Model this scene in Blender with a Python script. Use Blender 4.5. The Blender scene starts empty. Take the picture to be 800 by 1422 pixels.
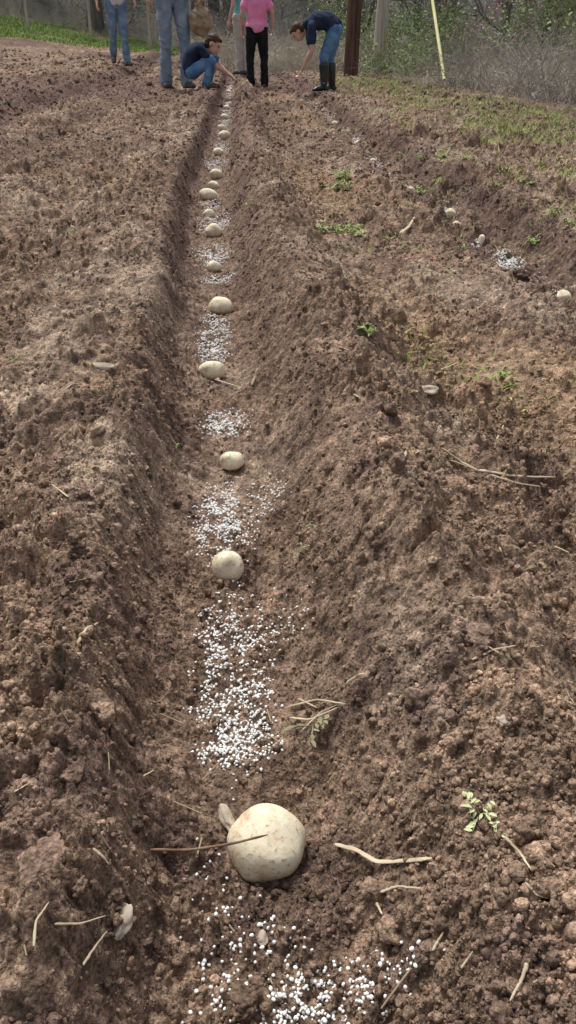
import bpy, bmesh, math, random
import numpy as np
from mathutils import Vector, Matrix, noise as mn
random.seed(7); rng=np.random.default_rng(7)
scn=bpy.context.scene; COL=scn.collection

# ---------------------------------------------------------------- camera
F=1095.0; PITCH=math.radians(30.7); YAW=math.radians(-3.15); CH=0.5
cam=bpy.data.cameras.new("camera"); camo=bpy.data.objects.new("camera",cam); COL.objects.link(camo)
cam.sensor_fit='VERTICAL'; cam.sensor_height=24; cam.lens=24*F/1422.0
cam.clip_start=0.02; cam.clip_end=2000
camo.location=(0,0,CH); camo.rotation_euler=(math.pi/2-PITCH,0,YAW); scn.camera=camo
RM=np.array(camo.rotation_euler.to_matrix())

# ---------------------------------------------------------------- noise
def h2(ix,iy,s):
    a=(ix.astype(np.int64)*374761393+iy.astype(np.int64)*668265263+s*974711)&0xFFFFFFFF
    a=((a^(a>>13))*1274126177)&0xFFFFFFFF
    a=a^(a>>16)
    return (a&0xFFFFFF)/16777216.0
def vn(x,y,s):
    ix=np.floor(x);iy=np.floor(y);fx=x-ix;fy=y-iy
    ix=ix.astype(np.int64);iy=iy.astype(np.int64)
    fx=fx*fx*(3-2*fx);fy=fy*fy*(3-2*fy)
    a=h2(ix,iy,s);b=h2(ix+1,iy,s);c=h2(ix,iy+1,s);d=h2(ix+1,iy+1,s)
    return (a+(b-a)*fx)*(1-fy)+(c+(d-c)*fx)*fy
def fbm(x,y,s,o=3):
    r=0;a=.5;t=0
    for i in range(o):
        r=r+a*vn(x,y,s+i*17);t+=a;a*=.5;x=x*2.03+11.3;y=y*2.03+5.7
    return r/t
def clod(x,y,cell,s,prob):
    wx=x+cell*(.5*(vn(x/cell*1.7,y/cell*1.7,s+3)-.5)+.30*(vn(x/cell*4.3,y/cell*4.3,s+13)-.5))
    wy=y+cell*(.5*(vn(x/cell*1.7+9,y/cell*1.7+4,s+4)-.5)+.30*(vn(x/cell*4.3+5,y/cell*4.3,s+14)-.5))
    gx=np.floor(wx/cell).astype(np.int64);gy=np.floor(wy/cell).astype(np.int64)
    out=np.zeros_like(x);cid=np.full_like(x,.5)
    for i in(-1,0,1):
        for j in(-1,0,1):
            cx=gx+i;cy=gy+j
            px=(cx+.5+.8*(h2(cx,cy,s)-.5))*cell;py=(cy+.5+.8*(h2(cx,cy,s+1)-.5))*cell
            k=h2(cx,cy,s+2)
            r=cell*np.where(k<prob,.28+.42*k/prob,.02)
            v=1-((wx-px)**2+(wy-py)**2)/(r*r)
            v=np.maximum(v,0)**.72*r
            m=v>out;out=np.where(m,v,out);cid=np.where(m,k/prob,cid)
    return out,cid
def sstep(a,b,x):
    t=np.clip((x-a)/(b-a),0,1);return t*t*(3-2*t)
XC_Y=[-5,.37,.72,.98,1.32,1.72,2.09,2.54,3.21,4,6,12,30]
XC_X=[.01,.004,-.026,-.03,-.045,-.055,-.075,-.09,-.115,-.112,-.112,-.116,-.116]
PT=np.array([[-300,.05],[-8,.05],[-3.0,.06],[-2.6,.09],[-2.3,.03],[-2.0,.07],[-1.80,.125],[-1.66,.12],[-1.52,.035],[-1.38,.02],[-1.18,.085],[-1.05,.08],[-.92,.035],[-.82,.04],[-.70,.085],[-.60,.08],[-.50,.055],[-.42,.055],[-.3,.080],[-.18,.100],[-.118,.104],[-.068,.016],[-.035,.0],[.03,.002],[.055,.014],[.125,.090],[.165,.114],[.21,.100],[.30,.035],[.40,.010],[.52,.022],[.64,.035],[.73,.01],[.82,.01],[.91,.075],[1.0,.085],[1.3,.055],[1.7,.06],[3,.03],[10,0],[300,0]])
DENT=[]
def rise(x,y):
    r=.050*np.maximum(0,y-12)*np.clip((.5-x)/4.5,0,1.7)*np.clip((40-y)/12,0,1)
    q=y+.45*np.maximum(0,x)
    t=np.maximum(0,q-27)
    return r+11*(1-np.exp(-t*.032))
def furrow_u(x,y):
    return x-np.interp(y,XC_Y,XC_X)+.010*(vn(y*4.0,y*0+3,5)-.5)*2+.004*(vn(y*17.0,y*0+3,6)-.5)*2+.008*(fbm(x*9,y*9,8,2)-.5)
def HT(x,y):
    x=np.asarray(x,float);y=np.asarray(y,float)
    u=furrow_u(x,y)
    u=u+np.where(u>.5,.07*(fbm(x*2.1,y*1.5,12,2)-.5),0)+np.where(u<-.4,.14*(fbm(x*1.9,y*1.3,13,2)-.5),0)
    i=np.clip(np.searchsorted(PT[:,0],u)-1,0,len(PT)-2)
    t=np.clip((u-PT[i,0])/(PT[i+1,0]-PT[i,0]),0,1)
    t2=t*.5+.5*t*t*(3-2*t)
    z=PT[i,1]+(PT[i+1,1]-PT[i,1])*t2
    fm=np.exp(-(u/.07)**2)
    wall=np.exp(-((np.abs(u)-.10)/.05)**2)
    rough=1-.55*fm-.35*wall
    field=(1-sstep(14.5,17,y))*(1-sstep(2.4,3,x))+sstep(14.5,17,y)*(1-sstep(20,23,y))*(1-sstep(-.5,.5,x))
    z=z*np.maximum(field,.0)+.03*(1-field)
    rr=rough*(.35+.65*field)
    z=z+rr*.034*(fbm(x*3.1,y*2.8,21,3)-.5)+rr*.022*(fbm(x*11,y*11,31,3)-.5)+rr*.012*(fbm(x*40,y*40,41,3)-.5)
    z=z+rise(x,y)
    tone=np.full_like(z,.5)
    big=fbm(x*2.3,y*1.9,77,2);med=fbm(x*8,y*7,78,2)
    for cell,amp,prob,ymax,s in((.13,.26,.34,40,900),(.065,.44,.38,40,100),(.034,.60,.46,30,200),(.015,.78,.6,12,300),(.0075,.85,.8,4.2,400),(.0040,.8,.85,1.5,500)):
        if y.size==1: idx=np.array([0]) if y.ravel()[0]<ymax else np.array([],int)
        else: idx=np.nonzero((y.ravel()<ymax)&(y.ravel()>-1.0)&(np.abs(x.ravel())<14))[0]
        if len(idx)==0: continue
        xs=x.ravel()[idx];ys=y.ravel()[idx]
        c,cid=clod(xs,ys,cell,s,prob)
        fade=np.clip((ymax-ys)/(.35*ymax),0,1)
        a=amp*fade*field.ravel()[idx]*np.clip(.3+1.5*med.ravel()[idx],.4,1.5)
        if cell>.03: a=a*(1-.85*fm.ravel()[idx])*np.clip(.35+1.6*(big.ravel()[idx]-.25),.2,1.3)*(1-.6*wall.ravel()[idx])*np.clip(.85+.12*ys,0,1.35)
        elif cell>.012: a=a*(1-.55*fm.ravel()[idx])
        zr=z.ravel();zr[idx]+=a*c
        z=zr.reshape(x.shape)
        tr=tone.ravel();w=np.clip(c/(cell*.3),0,1)*.40*fade
        tr[idx]=tr[idx]*(1-w)+(.15+.85*cid)*w;tone=tr.reshape(x.shape)
    for dx,dy,r,d in DENT:
        z=z-d*np.exp(-(((x-dx)**2+(y-dy)**2)/(r*r)))
    return z,tone
def Hs(x,y):
    return float(HT(np.array([x]),np.array([y]))[0][0])
def ray(px,py):
    d=RM@np.array([px-400,-(py-711),-F]);return d
def site(px,py,off=0.0):
    """point of the field seen along a surveyed sight line"""
    d=ray(px,py);z=.03
    for _ in range(14):
        t=(z+off-CH)/d[2] if d[2]<-1e-3 else 0
        x=d[0]*t;y=d[1]*t
        zn=Hs(x,y);z=.5*z+.5*zn
    return Vector((x,y,Hs(x,y)))
def depth_of(p):
    v=np.array([p[0],p[1],p[2]-CH]);return float(-(RM.T@v)[2])

for (px,py,r,d) in((380,1185,.036,.014),(412,1112,.028,.028),(322,945,.02,.010),(372,525,.02,.03),(235,1190,.012,.02),(372,808,.02,.010),(430,775,.015,.01)):
    p=site(px,py);DENT.append((p.x,p.y,r,d))

def tintf(x,y,tone):
    u=furrow_u(x,y)
    n1=fbm(x*1.7,y*1.3,51,3);n2=fbm(x*7,y*6,61,3);n3=fbm(x*45,y*45,71,2);n4=fbm(x*24,y*20,73,2)
    base=np.array([.202,.139,.097]);dark=np.array([.078,.051,.042]);orange=np.array([.245,.165,.102]);dust=np.array([.355,.275,.205])
    c=np.ones(x.shape+(3,))*base
    def mix(m,col):
        nonlocal c
        m=np.clip(m,0,1)[...,None];c=c*(1-m)+col*m
    mix(.55*sstep(.45,.7,n2),dust)
    mix(.5*sstep(.52,.66,n4),dark*1.35)
    mix(.65*sstep(.44,.60,n1)*sstep(.26,.36,u)*(1-sstep(.6,.7,u))+.4*sstep(.55,.68,n1)*sstep(-.22,-.3,u),orange)
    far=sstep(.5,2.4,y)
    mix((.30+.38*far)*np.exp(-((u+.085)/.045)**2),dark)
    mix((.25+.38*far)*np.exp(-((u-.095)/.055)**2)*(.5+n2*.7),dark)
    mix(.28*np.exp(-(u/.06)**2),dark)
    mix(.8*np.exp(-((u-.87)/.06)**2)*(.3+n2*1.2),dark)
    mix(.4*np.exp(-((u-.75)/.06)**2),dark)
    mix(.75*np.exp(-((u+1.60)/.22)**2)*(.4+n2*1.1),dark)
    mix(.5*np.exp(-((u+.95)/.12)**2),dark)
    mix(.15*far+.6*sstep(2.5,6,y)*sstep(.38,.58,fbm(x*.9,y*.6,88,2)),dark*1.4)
    c=c*(.36+1.28*tone[...,None])*(.66+.68*n3[...,None])
    g=sstep(1.15,1.6,x)*(1-sstep(2.3,2.8,x))*sstep(.42,.6,fbm(x*3,y*2,91,3)+.1)*(1-sstep(14,17,y))
    mix(.4*g,np.array([.15,.15,.07]))
    mix(.8*sstep(.35,.5,n2)*sstep(20.5,22,y)*(1-sstep(27,30,y))*(1-sstep(-1,1,x)),np.array([.10,.15,.04]))
    wood=np.maximum(sstep(2.7,3.3,x)*sstep(5,8,y+x*.3),sstep(15,17,y)*sstep(-.3,.6,x))
    wood=np.maximum(wood,sstep(25,29,y))
    mix(wood,np.array([.20,.185,.16]))
    c=np.where(wood[...,None]>.1,c*(.6+.8*n2[...,None]),c)
    return c

# ---------------------------------------------------------------- mesh utils
def mesh_np(name,V,Fc,tint=None,smooth=True):
    me=bpy.data.meshes.new(name);V=np.ascontiguousarray(V,dtype=np.float32);Fc=np.ascontiguousarray(Fc,dtype=np.int32)
    me.vertices.add(len(V));me.vertices.foreach_set('co',V.ravel())
    me.loops.add(Fc.size);me.loops.foreach_set('vertex_index',Fc.ravel())
    me.polygons.add(len(Fc));me.polygons.foreach_set('loop_start',np.arange(len(Fc),dtype=np.int32)*Fc.shape[1])
    me.polygons.foreach_set('use_smooth',np.full(len(Fc),smooth))
    me.update(calc_edges=True)
    if tint is not None:
        a=me.attributes.new('tint','FLOAT_COLOR','POINT')
        c=np.ones((len(V),4),dtype=np.float32);c[:,:3]=tint;a.data.foreach_set('color',c.ravel())
    return me
def obj(name,me,mat=None,label=None,cat=None,kind=None,group=None,loc=None,parent=None):
    o=bpy.data.objects.new(name,me);COL.objects.link(o)
    if mat is not None and me is not None:
        for m in(mat if isinstance(mat,(list,tuple)) else [mat]): me.materials.append(m)
    if label:o["label"]=label
    if cat:o["category"]=cat
    if kind:o["kind"]=kind
    if group:o["group"]=group
    if loc is not None:o.location=loc
    if parent is not None:o.parent=parent
    return o
def tubes(P,R,k=3,flat=1.0):
    P=np.asarray(P,float);R=np.asarray(R,float);N,n,_=P.shape
    T=np.gradient(P,axis=1);T/=np.linalg.norm(T,axis=2,keepdims=True)+1e-9
    ref=np.where(np.abs(T[...,2:3])>.8,np.array([1.,0,0]),np.array([0,0,1.]))
    A=np.cross(T,ref);A/=np.linalg.norm(A,axis=2,keepdims=True)+1e-9
    B=np.cross(T,A)
    th=np.arange(k)/k*2*np.pi
    V=P[:,:,None,:]+R[:,:,None,None]*(np.cos(th)[None,None,:,None]*A[:,:,None,:]+flat*np.sin(th)[None,None,:,None]*B[:,:,None,:])
    idx=np.arange(N*n*k).reshape(N,n,k)
    a=idx[:,:-1,:];b=idx[:,1:,:]
    Fq=np.stack([a,np.roll(a,-1,2),np.roll(b,-1,2),b],-1).reshape(-1,4)
    return V.reshape(-1,3),Fq
def ico(sub):
    bm=bmesh.new();bmesh.ops.create_icosphere(bm,subdivisions=sub,radius=1.0)
    V=np.array([v.co[:] for v in bm.verts]);Fc=np.array([[v.index for v in f.verts] for f in bm.faces]);bm.free();return V,Fc
def rotmats(n):
    q=rng.normal(size=(n,4));q/=np.linalg.norm(q,axis=1,keepdims=True);w,x,y,z=q.T
    return np.stack([1-2*(y*y+z*z),2*(x*y-z*w),2*(x*z+y*w),2*(x*y+z*w),1-2*(x*x+z*z),2*(y*z-x*w),2*(x*z-y*w),2*(y*z+x*w),1-2*(x*x+y*y)],-1).reshape(n,3,3)
def scatter(templ,Fc,pos,scale):
    n=len(pos);ti=rng.integers(0,len(templ),n);R=rotmats(n)
    V=np.einsum('nij,nvj->nvi',R,templ[ti])*scale[:,None,None]
    V=V+pos[:,None,:]
    m=templ.shape[1]
    Ff=(Fc[None]+(np.arange(n)*m)[:,None,None]).reshape(-1,Fc.shape[1])
    return V.reshape(-1,3),Ff
def crumbly(V,seed,a1=.55,a2=.42,f2=3.0,a3=.16,f3=7.5):
    out=[]
    for v in V:
        p=Vector(v);o=Vector((seed*3.7,seed*1.3,seed*.7))
        n=mn.noise(p*1.1+o)*a1
        d,_=mn.voronoi(p*f2*.5+o);n+=a2*(.45-min(d[0],.9))
        d,_=mn.voronoi(p*f3*.5+o);n+=a3*(.45-min(d[0],.9))
        out.append(v*(1+n))
    return np.array(out)

# ---------------------------------------------------------------- materials
def newmat(name):
    m=bpy.data.materials.new(name);m.use_nodes=True;nt=m.node_tree;b=nt.nodes['Principled BSDF'];b.inputs['Specular IOR Level'].default_value=.2
    return m,nt,b
def mat(name,c1,c2,scale=20,rough=.8,bump=0,bscale=None,spec=.2,detail=4,stretch=None,c3=None):
    m,nt,b=newmat(name);N=nt.nodes;L=nt.links
    tc=N.new('ShaderNodeTexCoord');no=N.new('ShaderNodeTexNoise');no.inputs['Scale'].default_value=scale;no.inputs['Detail'].default_value=detail
    src=tc.outputs['Object']
    if stretch:
        mp=N.new('ShaderNodeMapping');mp.inputs['Scale'].default_value=stretch;L.new(src,mp.inputs[0]);src=mp.outputs[0]
    L.new(src,no.inputs['Vector'])
    r=N.new('ShaderNodeValToRGB');e=r.color_ramp.elements;e[0].position=.32;e[1].position=.68
    e[0].color=(*c1,1);e[1].color=(*c2,1)
    if c3: x=e.new(.5);x.color=(*c3,1)
    L.new(no.outputs['Fac'],r.inputs[0]);L.new(r.outputs[0],b.inputs['Base Color'])
    b.inputs['Roughness'].default_value=rough;b.inputs['Specular IOR Level'].default_value=spec
    if bump:
        n2=N.new('ShaderNodeTexNoise');n2.inputs['Scale'].default_value=bscale or scale*3;n2.inputs['Detail'].default_value=5;L.new(src,n2.inputs['Vector'])
        bp=N.new('ShaderNodeBump');bp.inputs['Strength'].default_value=.7;bp.inputs['Distance'].default_value=bump
        L.new(n2.outputs['Fac'],bp.inputs['Height']);L.new(bp.outputs[0],b.inputs['Normal'])
    return m
msoil,nt,b=newmat('tilled_soil');N=nt.nodes;L=nt.links
at=N.new('ShaderNodeAttribute');at.attribute_name='tint';tc=N.new('ShaderNodeTexCoord')
n1=N.new('ShaderNodeTexNoise');n1.inputs['Scale'].default_value=420;n1.inputs['Detail'].default_value=4;L.new(tc.outputs['Object'],n1.inputs['Vector'])
n2=N.new('ShaderNodeTexNoise');n2.inputs['Scale'].default_value=70;n2.inputs['Detail'].default_value=6;L.new(tc.outputs['Object'],n2.inputs['Vector'])
r1=N.new('ShaderNodeMapRange');r1.inputs[1].default_value=.3;r1.inputs[2].default_value=.7;r1.inputs[3].default_value=.5;r1.inputs[4].default_value=1.6;L.new(n1.outputs['Fac'],r1.inputs[0])
r2=N.new('ShaderNodeMapRange');r2.inputs[1].default_value=.3;r2.inputs[2].default_value=.7;r2.inputs[3].default_value=.50;r2.inputs[4].default_value=1.6;L.new(n2.outputs['Fac'],r2.inputs[0])
mm=N.new('ShaderNodeMath');mm.operation='MULTIPLY';L.new(r1.outputs[0],mm.inputs[0]);L.new(r2.outputs[0],mm.inputs[1])
vm=N.new('ShaderNodeVectorMath');vm.operation='SCALE';L.new(at.outputs['Color'],vm.inputs[0]);L.new(mm.outputs[0],vm.inputs['Scale'])
L.new(vm.outputs[0],b.inputs['Base Color']);b.inputs['Roughness'].default_value=.95;b.inputs['Specular IOR Level'].default_value=.12
n3=N.new('ShaderNodeTexNoise');n3.inputs['Scale'].default_value=600;n3.inputs['Detail'].default_value=4;L.new(tc.outputs['Object'],n3.inputs['Vector'])
n4=N.new('ShaderNodeTexNoise');n4.inputs['Scale'].default_value=130;n4.inputs['Detail'].default_value=5;L.new(tc.outputs['Object'],n4.inputs['Vector'])
bp=N.new('ShaderNodeBump');bp.inputs['Strength'].default_value=.9;bp.inputs['Distance'].default_value=.0016;L.new(n3.outputs['Fac'],bp.inputs['Height'])
bp2=N.new('ShaderNodeBump');bp2.inputs['Strength'].default_value=.9;bp2.inputs['Distance'].default_value=.008;L.new(n4.outputs['Fac'],bp2.inputs['Height']);L.new(bp2.outputs[0],bp.inputs['Normal']);L.new(bp.outputs[0],b.inputs['Normal'])

m_pellet=mat('white_fertilizer',(.80,.80,.77),(.92,.92,.90),300,.7)
m_straw=mat('dry_straw',(.38,.30,.19),(.60,.51,.37),60,.8,.0006,400)
m_litter=mat('straw_litter',(.24,.17,.10),(.52,.42,.28),9,.85)
m_twig=mat('brown_twig',(.13,.075,.045),(.28,.18,.12),80,.85,.0008,300)
m_chip=mat('pale_chip',(.36,.29,.22),(.58,.50,.40),60,.85,.001,200)
m_weed=mat('weed_leaf',(.18,.27,.06),(.36,.43,.14),50,.6)
m_grass=mat('grass',(.18,.26,.055),(.44,.47,.15),5,.7,c3=(.29,.37,.085))
m_grassf=mat('far_grass',(.15,.27,.05),(.28,.38,.09),3,.7)
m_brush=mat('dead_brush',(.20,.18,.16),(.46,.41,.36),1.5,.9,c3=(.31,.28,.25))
m_brushf=mat('haze_tinted_brush',(.28,.275,.27),(.50,.49,.475),.6,.95,c3=(.39,.38,.37))  # distance haze painted into the colour: far stems greyed and lightened
m_stalk=mat('dead_stalks',(.38,.32,.25),(.60,.53,.44),1.5,.9)
m_under=mat('undergrowth_leaf',(.17,.24,.09),(.36,.44,.20),1.2,.8)
m_underf=mat('haze_tinted_leaf',(.26,.30,.20),(.40,.44,.32),.6,.9)  # far leaves paled in their colour to stand in for haze
m_bark=mat('tree_bark',(.10,.088,.08),(.24,.22,.205),5,.95,.02,12,stretch=(3,3,.5))
m_bud=mat('spring_leaf',(.22,.28,.12),(.40,.45,.24),1.5,.8)
m_pink=mat('pink_blossom',(.55,.30,.37),(.70,.46,.52),2,.8)
m_poled=mat('creosote_pole',(.05,.03,.024),(.15,.085,.06),6,.85,.012,9,stretch=(5,5,.35))
m_polel=mat('weathered_pole',(.34,.295,.25),(.54,.48,.42),6,.9,.012,9,stretch=(5,5,.35))
m_yel=mat('yellow_plastic',(.80,.72,.34),(.88,.84,.48),3,.5)
m_wire=mat('galvanised_wire',(.3,.3,.3),(.4,.4,.4),10,.4)
mp,nt,b=newmat('potato_skin');N=nt.nodes;L=nt.links
tc=N.new('ShaderNodeTexCoord');no=N.new('ShaderNodeTexNoise');no.inputs['Scale'].default_value=46;no.inputs['Detail'].default_value=7;no.inputs['Roughness'].default_value=.65;L.new(tc.outputs['Object'],no.inputs['Vector'])
r=N.new('ShaderNodeValToRGB');e=r.color_ramp.elements;e[0].position=.32;e[0].color=(.50,.35,.20,1);e[1].position=.60;e[1].color=(.83,.77,.60,1);x=e.new(.44);x.color=(.73,.64,.46,1)
L.new(no.outputs['Fac'],r.inputs[0])
nd=N.new('ShaderNodeTexNoise');nd.inputs['Scale'].default_value=300;nd.inputs['Detail'].default_value=4;L.new(tc.outputs['Object'],nd.inputs['Vector'])
rd=N.new('ShaderNodeValToRGB');e=rd.color_ramp.elements;e[0].position=.57;e[0].color=(0,0,0,1);e[1].position=.72;e[1].color=(.75,.75,.75,1);L.new(nd.outputs['Fac'],rd.inputs[0])
mx=N.new('ShaderNodeMixRGB');mx.inputs[2].default_value=(.30,.20,.13,1);L.new(rd.outputs[0],mx.inputs[0]);L.new(r.outputs[0],mx.inputs[1])
L.new(mx.outputs[0],b.inputs['Base Color']);b.inputs['Roughness'].default_value=.75
bp=N.new('ShaderNodeBump');bp.inputs['Strength'].default_value=.5;bp.inputs['Distance'].default_value=.001;L.new(nd.outputs['Fac'],bp.inputs['Height']);L.new(bp.outputs[0],b.inputs['Normal'])

# ---------------------------------------------------------------- ground sheet
yy=np.linspace(.10,26,40000);dens=1.0/(.0006+.0018*yy)
cdf=np.cumsum(dens);cdf/=cdf[-1]
NR=2150;rows=np.interp(np.linspace(0,1,NR),cdf,yy)
rows=np.concatenate([-np.geomspace(300,.05,26),np.linspace(-.03,.095,10),rows,26*np.geomspace(1.006,22,90)])
NCc=780
un=np.linspace(-1,1,NCc);un=un*.82+.18*un**3
kb=np.arange(1,27)/26
w=.46*(.86*np.clip(rows,0,30)+.255)+.10
w=np.where(rows<0,.25,w)
inner=un[None,:]*w[:,None]+(.02*np.clip(rows,0,26))[:,None]
rb=inner[:,-1:]+300*kb[None,:]**4+w[:,None]*kb[None,:]*1.0
lb=(inner[:,:1]-300*kb[None,:]**4-w[:,None]*kb[None,:]*1.0)[:,::-1]
X=np.concatenate([lb,inner,rb],1);Y=np.repeat(rows[:,None],X.shape[1],1)
Z,T=HT(X,Y)
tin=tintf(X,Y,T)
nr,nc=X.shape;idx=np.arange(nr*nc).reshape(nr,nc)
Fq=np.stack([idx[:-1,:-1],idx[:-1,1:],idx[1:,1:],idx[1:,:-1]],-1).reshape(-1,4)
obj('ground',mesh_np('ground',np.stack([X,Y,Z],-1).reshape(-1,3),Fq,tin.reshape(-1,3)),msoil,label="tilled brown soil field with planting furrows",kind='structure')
del X,Y,Z,T,tin,Fq

# ---------------------------------------------------------------- loose crumbs
def crumb_templates(sub,m,amp):
    V,Fc=ico(sub);out=[]
    for i in range(m):
        if sub<3: d=V*(1+amp*rng.normal(size=(len(V),1)))
        else: d=crumbly(V,i+3)
        d=d*np.array([1,.65+.35*rng.random(),.6+.35*rng.random()]);out.append(d)
    return np.array(out),Fc
yyc=np.linspace(.10,26,20000);dc=1.0/(.86*yyc+.255)**2*1.0+.95/(yyc+.25);cdc=np.cumsum(dc);cdc/=cdc[-1]
def field_points(n):
    y=np.interp(rng.random(n),cdc,yyc);w=.46*(.86*y+.255)+.10
    x=(rng.random(n)*2-1)*w+.02*y
    return x,y
def crumbs(n,sub,rlo,rhi,alpha,amp,ymax,kpx=.0010):
    x,y=field_points(n);k=(y<ymax)&(x<2.3);x=x[k];y=y[k]
    u=furrow_u(x,y);cl=fbm(x*9,y*8,444,2)
    keep=rng.random(len(x))<np.clip((cl-.22)*2.4,0.08,1)*(1-.45*np.exp(-(u/.06)**2));x=x[keep];y=y[keep];u=u[keep]
    dep=.86*y+.255
    r=np.maximum(rlo,kpx*dep)*(1+rng.pareto(alpha,len(x))*.6);r=np.minimum(r,np.maximum(rhi,kpx*dep*1.6))
    r=r*np.where(np.abs(u)<.08,.75,1)
    z,t=HT(x,y);tm,Fc=crumb_templates(sub,14,amp)
    V,Ff=scatter(tm,Fc,np.stack([x,y,z+r*.2],-1),r)
    c=tintf(x,y,.36+.50*rng.random(len(x)))*(1.0+.35*rng.random((len(x),1)))
    c=np.repeat(c,tm.shape[1],0)
    return V,Ff,c
V1,F1,c1=crumbs(130000,1,.0008,.0036,2.4,.16,18,.0011)
V2,F2,c2=crumbs(26000,2,.0018,.0055,2.4,.14,18,.0017)
V4,F4,c4=crumbs(2400,3,.0034,.010,2.4,0,16,.0026)
obj('soil_crumbs',mesh_np('soil_crumbs',np.concatenate([V1,V2,V4]),np.concatenate([F1,F2+len(V1),F4+len(V1)+len(V2)]),np.concatenate([c1,c2,c4])),msoil,label="loose crumbs of brown soil over the field",kind='stuff')

V3,F3=ico(5)
def big_clod(px,py,wpx,flat=.7,tone=.9,seed=0):
    p=site(px,py);d=depth_of(p);r=wpx*.5*d/F*.9
    V=crumbly(V3,seed,.6,.5,3.2,.22,9.0);V=V*np.array([1,.85,flat])*r
    c=tintf(np.full(len(V),p.x),np.full(len(V),p.y),np.full(len(V),tone))
    o=obj('soil_clod',mesh_np('soil_clod',V,F3,c),msoil,label="lump of brown soil lying on the tilled field",cat="soil clod",group="soil clods on the field",loc=(p.x,p.y,p.z+r*.15))
    o.rotation_euler=(0,0,seed*1.3)
for i,(a,bb,w_,f_,t_) in enumerate([(60,1205,84,.55,.9),(660,887,58,.55,.6),(345,1392,66,.7,.4),(100,1080,38,.6,.75),(158,1243,26,.7,.75),(350,1262,28,.7,.5),(722,386,26,.7,.3),(110,1235,30,.7,.75),(700,1005,20,.7,.8),(70,690,30,.6,.7),(135,700,26,.7,.6)]):
    big_clod(a,bb,w_,f_,t_,i+1)

# ---------------------------------------------------------------- potatoes
V5,F5=ico(5)
def potato_mesh(seed,asp):
    V=V5.copy();rs=np.random.default_rng(seed)
    n=np.array([mn.noise(Vector(v)*1.0+Vector((seed*2.3,seed,0))) for v in V])
    V=V*(1+.16*n[:,None])
    for _ in range(7):
        d=rs.normal(size=3);d/=np.linalg.norm(d);g=np.exp(-((np.linalg.norm(V5-d,axis=1)/.12)**2));V=V*(1-.05*g[:,None])
    return V*np.array(asp)
pots=[(370,1169,104,(1.06,.92,.96)),(317,787,46,(.95,.95,1.0)),(323,641,35,(1,.85,.78)),(295,517,38,(1,.75,.66)),(307,427,34,(1,.8,.72)),(297,371,21,(1,.8,.8)),(297,321,25,(1,.8,.8)),(290,297,17,(1,.8,.8)),(289,271,26,(1,.7,.65)),(300,243,19,(1,.8,.8)),(297,258,16,(1,.8,.7)),(303,212,15,(1,.8,.7)),(312,190,18,(1,.7,.7)),(308,178,13,(1,.7,.7)),(312,163,12,(1,.7,.7)),(315,150,10,(1,.7,.7)),(317,138,9,(1,.7,.7)),(318,128,8,(1,.7,.7)),(783,412,24,(1,.8,.7)),(668,338,15,(.6,.7,1)),(634,313,12,(1,.8,.8)),(626,296,16,(1,.8,.8)),(571,265,12,(1,.8,.8)),(518,224,9,(1,.8,.8)),(497,199,12,(1,.8,.8)),(465,171,9,(1,.8,.8))]
for i,(px,py,wp,asp) in enumerate(pots):
    p=site(px,py);d=depth_of(p);r=wp*.5*d/F
    p=site(px,py,r*.45);d=depth_of(p);r=wp*.5*d/F
    me=mesh_np('potato',potato_mesh(i+3,asp)*r,F5)
    lab="large round pale potato in a hollow with a twig across" if i==0 else ("pale seed potato lying in the soil furrow")
    if i==1: lab="round tan potato with a brown blemish in the furrow"
    o=obj('potato',me,mp,label=lab,cat="potato",group="seed potatoes laid in the furrows",loc=(p.x,p.y,p.z+r*(.34 if i<2 else .5)))
    o.rotation_euler=(0.1,0.15,[0.5,.2,.1][i%3] if i else .1)

# ---------------------------------------------------------------- fertilizer pellets
PX=[];PR=[]
def patch(px,py,rx,ry,n,lump=.6):
    c=site(px,py);d=depth_of(c)
    a=site(px,py-ry);b_=site(px,py+ry);RX=rx*d/F;RY=max(.01,(a.y-b_.y)/2)
    m=0;sd=int(px*7+py)
    while m<n:
        k=n*3;t=rng.random(k)*2*np.pi;q=np.sqrt(rng.random(k))*(1+.22*rng.normal(size=k))
        x=c.x+RX*q*np.cos(t);y=c.y+RY*q*np.sin(t)
        f=fbm(x/RX*3.2+sd,y/RY*4.5,sd%97+11,3)
        keep=rng.random(k)<np.clip((f-.32)*3.4,.07,1) if lump else rng.random(k)<.5
        x=x[keep][:n-m];y=y[keep][:n-m]
        if len(x)==0: continue
        r=.00122*(.7+.6*rng.random(len(x)))*(1+.27*max(0,d-1))
        z=HT(x,y)[0]
        PX.append(np.stack([x,y,z+r*(.5+.8*(rng.random(len(x))<.25))],-1));PR.append(r);m+=len(x)
patch(325,945,50,110,860);patch(340,1025,48,36,240);patch(300,1045,36,16,70)
patch(308,722,34,50,780);patch(372,690,30,24,110);patch(345,735,12,30,60)
patch(430,1385,135,38,270);patch(430,1410,110,14,70);patch(350,1330,80,60,110,0);patch(405,865,40,30,50,0);patch(545,1385,40,30,20,0)
patch(318,1240,60,70,36,0);patch(325,860,55,50,80,0)
patch(312,590,32,16,520);patch(297,465,24,32,680);patch(300,495,20,14,200)
patch(297,355,22,14,520);patch(303,388,22,6,200);patch(300,308,20,14,500);patch(293,285,14,8,200)
for (a,bb,c_,d_,n_) in((300,228,14,12,280),(308,205,11,9,260),(311,185,10,8,260),(313,170,9,6,240),(315,155,8,6,240),(317,142,6,5,220),(318,130,5,5,220),(319,122,4,3,140),(704,358,15,9,620),(710,370,11,8,260),(626,296,10,6,200),(660,333,8,8,110),(570,263,9,4,110),(545,245,9,5,80),(520,225,10,5,160),(497,197,9,5,200),(480,183,8,4,140),(458,165,8,4,150),(436,147,7,4,140),(418,135,6,4,110),(775,408,10,6,40),(730,378,40,24,80)):
    patch(a,bb,c_,d_,n_)
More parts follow.
